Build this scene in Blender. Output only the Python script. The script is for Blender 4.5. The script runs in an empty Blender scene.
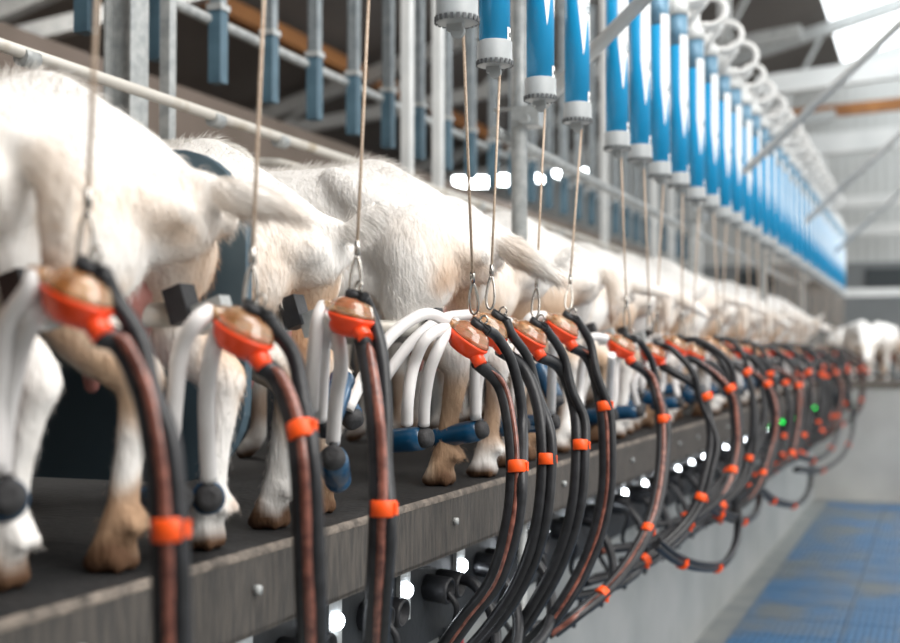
import bpy, math, random
import numpy as np
from mathutils import Vector, Matrix, noise
R = random.Random(7)
C = bpy.context.scene.collection
sc = bpy.context.scene

# ------------------------------------------------------------------ camera
F = 1226.0
YAW = math.atan(485.0 / F)
PITCH = math.atan(33.5 / F)
CAM = Vector((0, 0, 1.40))
cd = bpy.data.cameras.new('camera'); cam = bpy.data.objects.new('camera', cd); C.objects.link(cam)
cam.location = CAM
cam.rotation_euler = (math.pi / 2 + PITCH, 0, YAW)
cd.sensor_width = 36.0; cd.lens = F / 900 * 36.0
cd.clip_start = .05; cd.clip_end = 200
cd.dof.use_dof = True; cd.dof.focus_distance = 2.5; cd.dof.aperture_fstop = 2.2
sc.camera = cam
CM = cam.rotation_euler.to_matrix()

# ------------------------------------------------------------------ light
sc.view_settings.view_transform = 'Standard'; sc.view_settings.look = 'None'
sc.view_settings.gamma = 1.0; sc.view_settings.use_curve_mapping = False
sc.view_settings.exposure = 0.28
w = bpy.data.worlds.new('daylight'); sc.world = w; w.use_nodes = True
wb = w.node_tree.nodes['Background']; wb.inputs[0].default_value = (1.0, .985, .96, 1); wb.inputs[1].default_value = 1.25
def area(name, loc, target, sx, sy, power, col=(1, 1, 1)):
    l = bpy.data.lights.new(name, 'AREA'); l.shape = 'RECTANGLE'; l.size = sx; l.size_y = sy; l.energy = power; l.color = col
    o = bpy.data.objects.new(name, l); C.objects.link(o); o.location = loc
    o.rotation_euler = (Vector(target) - Vector(loc)).to_track_quat('-Z', 'Y').to_euler()
    return o
area('skylight_daylight_over_pit', (2.2, 1.2, 5.8), (-1.2, 3.2, 1.2), 3.0, 7.0, 380, (1, .97, .93))
area('fill_light_feed', (-6.2, 5.0, 3.9), (-5.8, 6.0, 1.2), 3.0, 9.0, 420, (1, .95, .9))  # added fill light under the closed roof, brightens the dark feed passage
area('skylight_daylight_far', (1.2, 13.0, 6.0), (-1.0, 13.5, 1.0), 3.0, 9.0, 380, (.95, .98, 1))

# ------------------------------------------------------------------ helpers
def at(px, py, a):
    """the point at distance a to the left of the camera's aisle line that a pixel of the photograph shows"""
    d = CM @ Vector(((px - 450) / F, (321.5 - py) / F, -1))
    t = -a / d.x
    return CAM + d * t
def atd(px, py, z):
    d = CM @ Vector(((px - 450) / F, (321.5 - py) / F, -1))
    return CAM + d * z
def Yx(px, a, z=1.4):
    return at(px, 355, a).y
def tag(o, label=None, cat=None, group=None, kind=None):
    if label: o['label'] = label
    if cat: o['category'] = cat
    if group: o['group'] = group
    if kind: o['kind'] = kind
    return o
def empty(name, loc, rz=0):
    o = bpy.data.objects.new(name, None); C.objects.link(o); o.location = loc; o.rotation_euler.z = rz
    o.empty_display_size = .05
    return o
class MB:
    def __init__(s): s.v = []; s.f = []; s.sm = []
    def add(s, vs, fs, smooth=True):
        n = len(s.v); s.v += [tuple(q) for q in vs]
        s.f += [tuple(i + n for i in f) for f in fs]; s.sm += [smooth] * len(fs); return s
    def box(s, c, d, m=None):
        x, y, z = d[0] / 2, d[1] / 2, d[2] / 2
        vs = [Vector((i * x, j * y, k * z)) for i in (-1, 1) for j in (-1, 1) for k in (-1, 1)]
        if m is not None: vs = [m @ q for q in vs]
        vs = [q + Vector(c) for q in vs]
        return s.add(vs, [(0, 1, 3, 2), (4, 6, 7, 5), (0, 4, 5, 1), (2, 3, 7, 6), (0, 2, 6, 4), (1, 5, 7, 3)], False)
    def bar(s, p, q, wx, wz=None):
        p = Vector(p); q = Vector(q); d = q - p; wz = wz or wx
        m = d.to_track_quat('Y', 'Z').to_matrix()
        return s.box((p + q) / 2, (wx, d.length, wz), m)
    def tube(s, pts, r, n=12, cap=True, ell=None):
        pts = [Vector(p) for p in pts]; N = len(pts)
        rs = r if isinstance(r, (list, tuple)) else [r] * N
        t0 = (pts[1] - pts[0]).normalized()
        up = Vector((0, 0, 1)) if abs(t0.z) < .9 else Vector((0, 1, 0))
        u = t0.cross(up).normalized(); vs = []; last = t0
        for i, p in enumerate(pts):
            t = (pts[min(i + 1, N - 1)] - pts[max(i - 1, 0)]).normalized()
            q = last.rotation_difference(t); u = (q @ u).normalized(); last = t
            v = t.cross(u).normalized()
            for k in range(n):
                a = 2 * math.pi * k / n
                vs.append(p + (u * math.cos(a) + v * math.sin(a)) * rs[i])
        fs = [(i * n + k, i * n + (k + 1) % n, (i + 1) * n + (k + 1) % n, (i + 1) * n + k) for i in range(N - 1) for k in range(n)]
        s.add(vs, fs, True)
        if cap:
            b = len(s.v) - len(vs)
            s.f.append(tuple(b + k for k in reversed(range(n)))); s.f.append(tuple(b + (N - 1) * n + k for k in range(n))); s.sm += [False, False]
        return s
    def lathe(s, prof, m=None, n=24, sx=1.0, smooth=True):
        """prof: (radius, height) pairs about local z"""
        vs = []
        for r, h in prof:
            for k in range(n):
                a = 2 * math.pi * k / n
                q = Vector((r * math.cos(a) * sx, r * math.sin(a), h))
                vs.append(m @ q if m is not None else q)
        N = len(prof)
        fs = [(i * n + k, i * n + (k + 1) % n, (i + 1) * n + (k + 1) % n, (i + 1) * n + k) for i in range(N - 1) for k in range(n)]
        s.add(vs, fs, smooth)
        b = len(s.v) - len(vs)
        s.f.append(tuple(b + k for k in reversed(range(n)))); s.f.append(tuple(b + (N - 1) * n + k for k in range(n))); s.sm += [False, False]
        return s
    def build(s, name, mat, parent=None, kind=None):
        me = bpy.data.meshes.new(name); me.from_pydata(s.v, [], s.f); me.validate()
        if len(me.polygons) == len(s.sm): me.polygons.foreach_set('use_smooth', s.sm)
        me.update(); me.materials.append(mat)
        o = bpy.data.objects.new(name, me); C.objects.link(o)
        if parent is not None: o.parent = parent
        if kind: o['kind'] = kind
        return o
def cr(pts, n=8):
    P = [Vector(p) for p in pts]; P = [P[0] * 2 - P[1]] + P + [P[-1] * 2 - P[-2]]; out = []
    for i in range(1, len(P) - 2):
        for k in range(n):
            t = k / n; a, b, c, d = P[i - 1], P[i], P[i + 1], P[i + 2]
            out.append(.5 * ((2 * b) + (c - a) * t + (2 * a - 5 * b + 4 * c - d) * t * t + (3 * b - a - 3 * c + d) * t ** 3))
    out.append(P[-2]); return out
def frame(o, z, x=None):
    z = Vector(z).normalized(); x = Vector(x) if x is not None else Vector((1, 0, 0))
    y = z.cross(x).normalized(); x = y.cross(z).normalized()
    m = Matrix((x, y, z)).transposed().to_4x4(); m.translation = Vector(o); return m
def copy_tree(o, parent=None):
    c = o.copy(); C.objects.link(c); c.parent = parent
    for ch in list(o.children): copy_tree(ch, c)
    return c
ONES = ['', 'first', 'second', 'third', 'fourth', 'fifth', 'sixth', 'seventh', 'eighth', 'ninth', 'tenth', 'eleventh', 'twelfth', 'thirteenth',
        'fourteenth', 'fifteenth', 'sixteenth', 'seventeenth', 'eighteenth', 'nineteenth']
TENS = {2: ('twentieth', 'twenty'), 3: ('thirtieth', 'thirty'), 4: ('fortieth', 'forty'), 5: ('fiftieth', 'fifty')}
def ordw(n):
    if n < 20: return ONES[n]
    return TENS[n // 10][0] if n % 10 == 0 else TENS[n // 10][1] + '-' + ONES[n % 10]

# ------------------------------------------------------------------ materials
def srgb(h):
    h = h.lstrip('#'); v = [int(h[i:i + 2], 16) / 255 for i in (0, 2, 4)]
    return tuple(((c + .055) / 1.055) ** 2.4 if c > .04045 else c / 12.92 for c in v) + (1,)
def mat(name, col, rough=.5, metal=0, col2=None, scale=8, bump=0, bscale=None, trans=0, stretch=None, detail=4, spec=.5, lo=.35, hi=.65, emis=None, es=0, coat=0):
    m = bpy.data.materials.new(name); m.use_nodes = True; nt = m.node_tree; b = nt.nodes['Principled BSDF']
    c1 = srgb(col) if isinstance(col, str) else col
    b.inputs['Base Color'].default_value = c1; b.inputs['Roughness'].default_value = rough; b.inputs['Metallic'].default_value = metal
    b.inputs['Transmission Weight'].default_value = trans; b.inputs['Specular IOR Level'].default_value = spec
    b.inputs['Coat Weight'].default_value = coat
    tc = nt.nodes.new('ShaderNodeTexCoord'); mp = nt.nodes.new('ShaderNodeMapping')
    nt.links.new(tc.outputs['Object'], mp.inputs[0])
    if stretch: mp.inputs['Scale'].default_value = stretch
    if col2:
        n = nt.nodes.new('ShaderNodeTexNoise'); n.inputs['Scale'].default_value = scale; n.inputs['Detail'].default_value = detail
        rp = nt.nodes.new('ShaderNodeValToRGB'); rp.color_ramp.elements[0].position = lo; rp.color_ramp.elements[1].position = hi
        rp.color_ramp.elements[0].color = c1; rp.color_ramp.elements[1].color = srgb(col2)
        nt.links.new(mp.outputs[0], n.inputs['Vector']); nt.links.new(n.outputs['Fac'], rp.inputs[0]); nt.links.new(rp.outputs[0], b.inputs['Base Color'])
    if bump:
        n2 = nt.nodes.new('ShaderNodeTexNoise'); n2.inputs['Scale'].default_value = bscale or scale * 3; n2.inputs['Detail'].default_value = 5
        bp = nt.nodes.new('ShaderNodeBump'); bp.inputs['Strength'].default_value = bump; bp.inputs['Distance'].default_value = .01
        nt.links.new(mp.outputs[0], n2.inputs['Vector']); nt.links.new(n2.outputs['Fac'], bp.inputs['Height']); nt.links.new(bp.outputs[0], b.inputs['Normal'])
    if emis:
        b.inputs['Emission Color'].default_value = srgb(emis); b.inputs['Emission Strength'].default_value = es
    return m
M = {}
M['galv'] = mat('galvanised_steel', '#b4b7b6', .4, .15, '#999d9e', 30, .15)
M['galv_dull'] = mat('dull_galvanised_steel', '#8d9599', .5, .2, '#747d82', 22, .1)
M['rail'] = mat('weathered_white_rail', '#d3cfc7', .4, .1, '#b0a189', 9, .15, lo=.52, hi=.75)
M['white_steel'] = mat('white_steel', '#dfe1e0', .45, .1, '#cfd2d2', 5)
M['blue_sleeve'] = mat('blue_grey_plastic', '#54707f', .5, 0, '#486271', 12, spec=.3)
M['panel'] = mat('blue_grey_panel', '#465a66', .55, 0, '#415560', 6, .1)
M['rubber'] = mat('black_rubber', '#1d1e21', .5, 0, '#2b2c30', 25, .15)
M['hose'] = mat('black_hose_rubber', '#1a1b1e', .4, 0, '#292a2e', 40, .08)
M['brown_hose'] = mat('brown_milk_hose', '#945c4e', .25, 0, '#5e372f', 50, coat=.4)
M['orange'] = mat('orange_plastic', '#ff4f1e', .35, 0, coat=.2)
M['clip'] = mat('orange_clip', '#ff5a14', .45, 0)
M['amber'] = mat('amber_clear_plastic', '#f4cfa6', .12, 0, '#cf8c50', 45, trans=.7, coat=.6)
M['silicone'] = mat('white_silicone', '#e9e7e6', .38, 0, '#dad7d6', 10, spec=.4)
M['cup_blue'] = mat('dark_blue_cup', '#0f4b70', .28, 0, '#0c3955', 20, coat=.5)
M['cap_grey'] = mat('charcoal_rubber_cap', '#3a3a3c', .65, 0, '#2d2d2f', 60, .2)
M['blue'] = mat('bright_blue_shell', '#089cd6', .45, 0, coat=.3)
M['blue_grey'] = mat('pale_grey_blue', '#6b93ad', .3, .1)
M['cupgrey'] = mat('light_grey_plastic', '#a6abad', .5, 0, '#989d9f', 14)
M['slot'] = mat('dark_slot', '#55585b', .6)
M['white'] = mat('white_sticker', '#eef2f3', .4)
M['mark'] = mat('grey_print', '#7d8f9c', .5)
M['cord'] = mat('beige_cord', '#d9c7b4', .8, 0, '#b49a84', 300, .3, 400)
M['chrome'] = mat('chrome_hook', '#b8b4ae', .2, .95)
M['deck'] = mat('black_rubber_deck', '#151618', .7, 0, '#29292a', 7, .5, 60, lo=.4, hi=.75)
M['edge'] = mat('worn_edge', '#847a70', .7, 0, '#57514b', 30, .6)
M['skirt'] = mat('galvanised_skirt', '#56514c', .65, .1, '#403e3c', 90, .5, 160, stretch=(1, 1, .15))
M['pitwall'] = mat('pit_concrete', '#a4a6a5', .75, 0, '#939796', 3, .1)
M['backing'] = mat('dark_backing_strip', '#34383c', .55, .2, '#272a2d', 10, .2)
M['farwall'] = mat('white_trough_concrete', '#c9c9c6', .7, 0, '#babab8', 2.5)
M['concrete'] = mat('grey_wet_concrete', '#6f7577', .35, 0, '#8a8c8a', 6, .3, 40)
M['shed_floor'] = mat('straw_brown_floor', '#6f5d4a', .9, 0, '#4c4238', 2, .4)
M['shed_wall'] = mat('dark_shed_sheet', '#55504e', .8, 0, '#45423f', .6)
M['partition'] = mat('brown_grey_board', '#8c7e75', .8, 0, '#75695f', .8)
M['roof'] = mat('dark_roof_sheet', '#6e6a67', .8, 0, '#5c5855', .5)
M['timber'] = mat('orange_timber', '#a8723f', .7, 0, '#85562f', 4, .2, stretch=(1, .1, 1))
M['beam'] = mat('white_beam', '#d5d7d6', .6, 0, '#c5c8c8', 2)
M['dark'] = mat('dark_opening', '#3c4245', .8)
M['sky_panel'] = mat('translucent_skylight', '#ffffff', .6, emis='#f6fcff', es=2.2)
M['led'] = mat('white_led', '#ffffff', .4, emis='#f0f7ff', es=14)
M['led_green'] = mat('green_led', '#18c052', .4, emis='#12d84c', es=8)
M['tubelight'] = mat('fluorescent_tube', '#ffffff', .4, emis='#f4fbff', es=22)
M['udder'] = mat('pink_udder_skin', '#c48a82', .55, 0, '#a9655e', 14, .15)
M['eye'] = mat('amber_eye', '#3b2a17', .1)
M['pipe_white'] = mat('white_pvc_pipe', '#dfe0df', .35)
M['redbox'] = mat('red_box', '#a8282a', .5)
def corrug():
    m = bpy.data.materials.new('corrugated_light_sheet'); m.use_nodes = True; nt = m.node_tree; b = nt.nodes['Principled BSDF']
    b.inputs['Base Color'].default_value = srgb('#bcbfbe'); b.inputs['Roughness'].default_value = .6
    tc = nt.nodes.new('ShaderNodeTexCoord'); wv = nt.nodes.new('ShaderNodeTexWave'); wv.inputs['Scale'].default_value = 2.2; wv.bands_direction = 'X'
    bp = nt.nodes.new('ShaderNodeBump'); bp.inputs['Strength'].default_value = .35; bp.inputs['Distance'].default_value = .03
    nt.links.new(tc.outputs['Object'], wv.inputs[0]); nt.links.new(wv.outputs['Fac'], bp.inputs['Height']); nt.links.new(bp.outputs[0], b.inputs['Normal'])
    return m
M['corr'] = corrug()
def matmat():
    m = bpy.data.materials.new('blue_grid_mat'); m.use_nodes = True; nt = m.node_tree; b = nt.nodes['Principled BSDF']; L = nt.links
    tc = nt.nodes.new('ShaderNodeTexCoord'); geo = nt.nodes.new('ShaderNodeNewGeometry')
    def chain(dirn):
        wv = nt.nodes.new('ShaderNodeTexWave'); wv.inputs['Scale'].default_value = 9; wv.bands_direction = dirn; L.new(geo.outputs['Position'], wv.inputs[0]); return wv
    a, c = chain('X'), chain('Y')
    mx = nt.nodes.new('ShaderNodeMath'); mx.operation = 'MAXIMUM'; L.new(a.outputs['Fac'], mx.inputs[0]); L.new(c.outputs['Fac'], mx.inputs[1])
    r1 = nt.nodes.new('ShaderNodeValToRGB'); r1.color_ramp.elements[0].color = srgb('#123349'); r1.color_ramp.elements[1].color = srgb('#28699b')
    r1.color_ramp.elements[0].position = .3; r1.color_ramp.elements[1].position = .75; L.new(mx.outputs[0], r1.inputs[0])
    n = nt.nodes.new('ShaderNodeTexNoise'); n.inputs['Scale'].default_value = 1.5; n.inputs['Detail'].default_value = 6; n.inputs['Roughness'].default_value = .65
    mp = nt.nodes.new('ShaderNodeMapping'); mp.inputs['Scale'].default_value = (1.2, .8, 1); L.new(geo.outputs['Position'], mp.inputs[0]); L.new(mp.outputs[0], n.inputs['Vector'])
    r2 = nt.nodes.new('ShaderNodeValToRGB'); r2.color_ramp.elements[0].position = .44; r2.color_ramp.elements[1].position = .62; L.new(n.outputs['Fac'], r2.inputs[0])
    mix = nt.nodes.new('ShaderNodeMix'); mix.data_type = 'RGBA'; L.new(r2.outputs[0], mix.inputs[0]); L.new(r1.outputs[0], mix.inputs[6]); mix.inputs[7].default_value = srgb('#5f676c')
    L.new(mix.outputs[2], b.inputs['Base Color']); b.inputs['Roughness'].default_value = .35
    bp = nt.nodes.new('ShaderNodeBump'); bp.inputs['Strength'].default_value = .6; bp.inputs['Distance'].default_value = .01
    L.new(mx.outputs[0], bp.inputs['Height']); L.new(bp.outputs[0], b.inputs['Normal'])
    return m
M['mat'] = matmat()
def furmat(name, hair=False):
    m = bpy.data.materials.new(name); m.use_nodes = True; nt = m.node_tree; b = nt.nodes['Principled BSDF']; L = nt.links
    at_ = nt.nodes.new('ShaderNodeVertexColor'); at_.layer_name = 'coat_colour'
    L.new(at_.outputs[0], b.inputs['Base Color']); b.inputs['Roughness'].default_value = .75; b.inputs['Specular IOR Level'].default_value = .2
    b.inputs['Subsurface Weight'].default_value = 0
    if not hair:
        tc = nt.nodes.new('ShaderNodeTexCoord'); mp = nt.nodes.new('ShaderNodeMapping'); mp.inputs['Scale'].default_value = (1, 1, .25)
        n = nt.nodes.new('ShaderNodeTexNoise'); n.inputs['Scale'].default_value = 120; n.inputs['Detail'].default_value = 4
        bp = nt.nodes.new('ShaderNodeBump'); bp.inputs['Strength'].default_value = .5; bp.inputs['Distance'].default_value = .01
        L.new(tc.outputs['Object'], mp.inputs[0]); L.new(mp.outputs[0], n.inputs['Vector']); L.new(n.outputs['Fac'], bp.inputs['Height']); L.new(bp.outputs[0], b.inputs['Normal'])
    return m
M['fur'] = furmat('goat_coat'); M['hair'] = furmat('goat_hair', True)

# ------------------------------------------------------------------ structure
ZP = 1.10            # platform top
AE = 0.98            # platform edge, metres left of the aisle line
Y0, Y1 = -0.6, 12.6
MB().box((0, 8.3, -.05), (20, 23.4, .1)).build('floor', M['concrete'], kind='structure')
MB().box((-1.16, 6.0, .49), (.12, Y1 - Y0, .98)).build('wall_pit', M['pitwall'], kind='structure')
MB().box((-1.094, 6.0, .86), (.012, Y1 - Y0, .24)).build('trim_1', M['backing'], kind='structure')  # dark lamp panel, carried lower as painted shade of the platform overhang
MB().box((1.2, 12.55, .54), (4.7, .25, 1.08)).build('wall_pit_end', M['farwall'], kind='structure')
MB().box((1.0, 12.60, 1.115), (5.1, .40, .06)).build('trim_2', M['edge'], kind='structure')
MB().box((1.2, 16.2, .53), (8, 7.3, 1.06)).build('floor_pen', M['shed_floor'], kind='structure')
MB().box((-6.2, 8.3, .5), (7.2, 23.2, 1.1)).build('floor_feed_passage', M['shed_floor'], kind='structure')
MB().box((-9.9, 8.3, 2.0), (.2, 23.3, 4.0)).build('wall_left', M['shed_wall'], kind='structure')
MB().box((-1, 20.0, 3.7), (18, .2, 7.4)).build('wall_back', M['corr'], kind='structure')
MB().box((-2, -3.4, 3.2), (16, .2, 6.4)).build('wall_front', M['shed_wall'], kind='structure')
MB().box((-4.4, 8.3, 2.07), (.12, 23, 2.0)).build('wall_partition', M['partition'], kind='structure')
# roof: falls to the left, with openings of translucent sheet
def roofz(x): return 6.3 + .26 * x
def roof_slab(name, x0, x1, y0, y1, m):
    t = .06; mb = MB()
    vs = [(x, y, roofz(x) + dz) for dz in (0, t) for x, y in ((x0, y0), (x1, y0), (x1, y1), (x0, y1))]
    mb.add(vs, [(3, 2, 1, 0), (4, 5, 6, 7), (0, 1, 5, 4), (1, 2, 6, 5), (2, 3, 7, 6), (3, 0, 4, 7)], False)
    return mb.build(name, m, kind='structure')
roof_slab('ceiling', -10, -1.3, -3, 19.95, M['roof'])
roof_slab('ceiling_ridge', 2.9, 5.0, -3, 19.95, M['roof'])
roof_slab('window_1', -1.3, 2.9, 12.6, 19.95, M['sky_panel'])
roof_slab('ceiling_near', -1.3, 2.9, 7.5, 12.6, M['roof'])
# far wall: white beams across, darker low band with openings
k = 3
def far_beam(px0, px1, py0, py1, depth, th, m=None):
    global k
    p, q = atd(px0, py0, depth), atd(px1, py1, depth)
    q.y = p.y                                           # square to the rows
    MB().bar(p, q, th * .6, th).build('trim_%d' % k, m or M['beam'], kind='structure'); k += 1
far_beam(757, 925, 87, 78, 15.0, .24)
far_beam(792, 925, 148, 143, 17.5, .29)
far_beam(800, 925, 204, 203, 18.2, .16)
far_beam(828, 925, 232, 230, 18.2, .15)
far_beam(838, 925, 293, 293, 15.0, .10)
far_beam(775, 925, 117, 112, 18.4, .17, M['timber'])
for px, y0, y1, d, t in ((783, 92, 148, 15.1, .14), (818, 158, 240, 17.4, .22), (724, -10, 60, 13.5, .12)):
    p, q = atd(px, y0, d), atd(px, y1, d); q.x = p.x; q.y = p.y
    MB().bar(p, q, t).build('trim_%d' % k, M['beam'], kind='structure'); k += 1
# dark low band and its openings on the far wall
MB().box((-.5, 19.86, 1.95), (17, .08, 1.75)).build('wall_back_lower', mat('grey_low_sheet', '#7d8183', .7, 0, '#6b7072', .8), kind='structure')
for i in range(4):
    MB().box((-2.6 + i * .95, 19.79, 2.58), (.55, .06, .28)).build('window_%d' % (i + 2), M['dark'], kind='structure')
# roof trusses seen against the dark sheet
for yy in (8.0, 12.5, 17.0):
    m_ = MB(); m_.bar((-9.6, yy, roofz(-9.6) - .2), (4.9, yy, roofz(4.9) - .2), .12, .16)
    m_.bar((-9.6, yy, 3.75), (-1.2, yy, 4.6), .1, .14)
    for j in range(6 if yy > 9 else 0):
        x = -8.5 + j * 1.3
        m_.bar((x, yy, 3.75 + (x + 9.6) * .1), (x + .65, yy, roofz(x + .65) - .25), .05)
    m_.build('trim_%d' % k, M['galv'], kind='structure'); k += 1
for i, (x, z) in enumerate(((-6.0, 4.58), (-7.9, 4.1))):
    MB().box((x, 8.2, z), (.12, 23, .16)).build('trim_%d' % k, M['timber'], kind='structure'); k += 1
# left shed wall: pale posts and a feed barrier board
for yy in (3.5, 7.5, 11.5, 15.5):
    MB().box((-9.7, yy, 2.2), (.2, .25, 4.4)).build('trim_%d' % k, M['galv_dull'], kind='structure'); k += 1
MB().box((-9.75, 8.2, 1.9), (.12, 23, 1.0)).build('trim_%d' % k, mat('pale_low_board', '#8b8178', .8, 0, '#776d64', 1), kind='structure'); k += 1
MB().box((-2.55, 6.0, 1.28), (.06, 13.0, .42)).build('trim_%d' % k, M['backing'], kind='structure'); k += 1

# ------------------------------------------------------------------ milking platform
pl = empty('milking_platform', (-AE, 6, ZP))
tag(pl, 'long raised black rubber milking platform with a grey steel skirt under the goats', 'platform')
def W(mb, name, m, parent, kind=None):       # build in world coordinates under a parent that stands elsewhere
    o = mb.build(name, m, parent, kind); o.matrix_parent_inverse = parent_world(parent).inverted(); return o
def parent_world(p):
    m = Matrix.Rotation(p.rotation_euler.z, 4, 'Z'); m.translation = p.location
    if p.parent: m = parent_world(p.parent) @ p.matrix_parent_inverse @ m if False else m
    return m
W(MB().box((-1.80, 6.0, ZP - .02), (1.63, Y1 - Y0, .04)), 'rubber_deck', M['deck'], pl)
e = MB(); n = 900
vs = []
for i in range(n + 1):
    y = Y0 + (Y1 - Y0) * i / n; j = .003 * noise.noise((y * 19, 0, 0)) + .003 * noise.noise((y * 51, 5, 0))
    for x, z in ((-AE - .006 - j, ZP - .01), (-AE - .0045 - j, ZP + .002), (-AE - .004 + j * .3, ZP + .002 + j * .3), (-AE + .0015 + j * .2, ZP - .004), (-AE + .001, ZP - .012)): vs.append((x, y, z))
e.add(vs, [(i * 5 + q, i * 5 + q + 1, i * 5 + q + 6, i * 5 + q + 5) for i in range(n) for q in range(4)], True)
W(e, 'worn_edge_strip', M['edge'], pl)
sk = MB().box((-AE - .006, 6, ZP - .068), (.012, Y1 - Y0, .125)); sk.box((-AE - .035, 6, ZP - .128), (.07, Y1 - Y0, .008))
W(sk, 'skirt', M['skirt'], pl)
for i in range(26):
    y = Yx(256, AE) + (i - 2) * .42
    W(MB().lathe([(.001, .012), (.008, .010), (.008, 0)], frame((-AE, y, ZP - .062), (1, 0, 0), (0, 0, 1)), 8), 'bolt', M['galv'], pl)

# under-platform lamps and sockets
inv = 1 / (935 - 333.0)
prev = None; NL = 0; NG = 0
ys = []
q = inv
while True:
    x = 935 - 1 / q
    if x > 815: break
    ys.append((x, Yx(x, 1.085))); q += .000218
ys = [(935 - 1 / (inv - .000218), Yx(935 - 1 / (inv - .000218), 1.085))] + ys
for i, (x, y) in enumerate(ys):
    green = x > 765
    o = empty('led_lamp', (-1.088, y, .885))
    cnt = i + 1
    lab = ('%s green glowing lamp from the left on the strip beneath the platform' if green else '%s white glowing round lamp from the left beneath the platform skirt')
    if green: NG += 1
    tag(o, lab % ordw(NG if green else cnt), 'lamp', 'green lamps under the platform' if green else 'white lamps under the platform')
    W(MB().box((-1.083, y, .885), (.01, .055, .13)), 'mounting_plate', M['galv'], o)
    W(MB().lathe([(.017, 0), (.017, .010), (.012, .016), (.002, .018)], frame((-1.08, y, .888), (1, 0, 0), (0, 0, 1)), 16), 'lens', M['led_green'] if green else M['led'], o)
for i in range(len(ys) - 1):
    y = (ys[i][1] * .58 + ys[i + 1][1] * .42)
    o = empty('hose_socket', (-1.088, y, .87)); tag(o, '%s pair of black rubber hose sockets from the left, between lamps under the platform' % ordw(i + 1), 'socket', 'hose sockets under the platform')
    for dy in (0, .075):
        s_ = MB().lathe([(.030, 0), (.031, .055), (.029, .06), (.024, .06), (.022, .02), (.001, .02)], frame((-1.088, y + dy, .87), (1, 0, -.1), (0, 0, 1)), 18)
        W(s_, 'socket', M['rubber'], o)
    if i < 14:
        W(MB().tube(cr([(-1.04, y + .01, .86), (-1.02, y + .02, .82), (-1.05, y + .06, .74), (-1.03, y + .11, .66), (-1.06, y + .12, .55)], 6), .0075, 8), 'cable', M['rubber'], o)
for i, px in enumerate((522,)):
    y = Yx(px, 1.01); o = empty('support_leg', (-1.01, y, 0)); tag(o, 'pale round steel support leg under the platform edge below the central hoses', 'leg', 'support legs of the platform')
    W(MB().tube([(-1.01, y, 0), (-1.01, y, .97)], .013, 12), 'tube', M['galv'], o); W(MB().tube([(-1.01, y, 0), (-1.01, y, .01)], .035, 12), 'foot_plate', M['galv'], o)
bx = empty('wall_box', (-1.09, Yx(445, 1.09), .72)); tag(bx, 'small dark box with a red front on the pit wall under the sockets', 'box')
p = at(446, 636, 1.09)
W(MB().box((-1.075, p.y, p.z), (.04, .05, .05)), 'housing', M['backing'], bx); W(MB().box((-1.053, p.y, p.z - .004), (.006, .028, .028)), 'front', M['redbox'], bx)

# ------------------------------------------------------------------ floor mats
cnt = 0
for c in range(3):
    for r_ in range(22):
        y = 3.1 + r_ * .42; x = -.70 + c * .52
        if y > 12.1: continue
        cnt += 1
        o = MB().box((0, 0, .008), (.51, .41, .016)).build('floor_mat', M['mat']); o.location = (x, y, 0)
        side = ('beside the pit wall', 'in the middle line', 'on the right side')[c]
        tag(o, '%s blue grid floor mat from the front, %s' % (ordw(r_ + 1), side), 'mat', 'blue grid mats on the pit floor')

# ------------------------------------------------------------------ rails and posts
PIPE = []
o = MB().tube([(-2.0, -.6, 1.4 + .358 * 2.0), (-2.0, 12.6, 1.4 + .358 * 2.0)], .016, 14).build('neck_rail', M['rail'])
tag(o, 'long weathered white neck rail running just above the goats backs', 'rail')
o = MB().tube([(-2.4, -.6, 1.4 + .516 * 2.4 - .04), (-2.4, 12.6, 1.4 + .516 * 2.4 - .04)], .020, 12).build('upper_rail', M['galv'])
tag(o, 'long galvanised pipe holding the row of hanging blue-grey posts', 'rail')
o = MB().tube([(-1.22, 3.45, 2.07), (-1.22, 12.6, 2.07)], .018, 10).build('bracket_rail', M['galv'])
tag(o, 'galvanised pipe along the posts behind the blue cylinders', 'rail')
# hanging posts
q = 1 / (935 - 83.0); i = 0; ZB = 1.4 + .42 * 2.4 - .04
proto = None
while i < 27:
    x = 935 - 1 / q; y = Yx(x, 2.37)
    if proto is None:
        proto = empty('hanging_post', (-2.37, y, ZB))
        MB().box((0, 0, .14), (.05, .05, .28)).build('plastic_sleeve', M['blue_sleeve'], proto)
        u = MB(); u.box((0, -.018, .95), (.044, .008, 1.4)); u.box((-.018, 0, .95), (.008, .044, 1.4)); u.box((.018, 0, .95), (.008, .044, 1.4)); u.build('steel_channel', M['galv_dull'], proto)
        MB().box((0, 0, .27), (.062, .062, .022)).build('collar', M['galv'], proto)
        o = proto
    else:
        o = copy_tree(proto); o.location = (-2.37, y, ZB)
    tag(o, '%s hanging post from the left, grey steel with a blue-grey lower sleeve' % ordw(i + 1), 'post', 'hanging posts behind the goats')
    q += .000109; i += 1
# upright posts of the stall front
def post(x, a, wd, m='galv', z0=ZP, z1=4.2, lab=''):
    y = Yx(x, a); o = MB()
    o.box((0, 0, (z1 - z0) / 2), (wd, .008 if wd > .08 else wd, z1 - z0))
    if wd > .08:
        o.box((-wd / 2, 0, (z1 - z0) / 2), (.008, wd, z1 - z0)); o.box((wd / 2, 0, (z1 - z0) / 2), (.008, wd, z1 - z0))
    o = o.build('upright_post', M[m]); o.location = (-a, y, z0)
    tag(o, lab, 'post', 'upright posts of the stall front'); return o
post(124, 2.22, .088, lab='broad galvanised I-beam post rising behind the leftmost goats')
post(166, 2.22, .036, lab='slim galvanised post just right of the broad I-beam post')
for i, x in enumerate((407, 438, 605, 655, 672, 700)):
    post(x, 2.22, .045, 'white_steel', lab='%s pale square post from the left behind the hanging posts' % ordw(i + 1))
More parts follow.
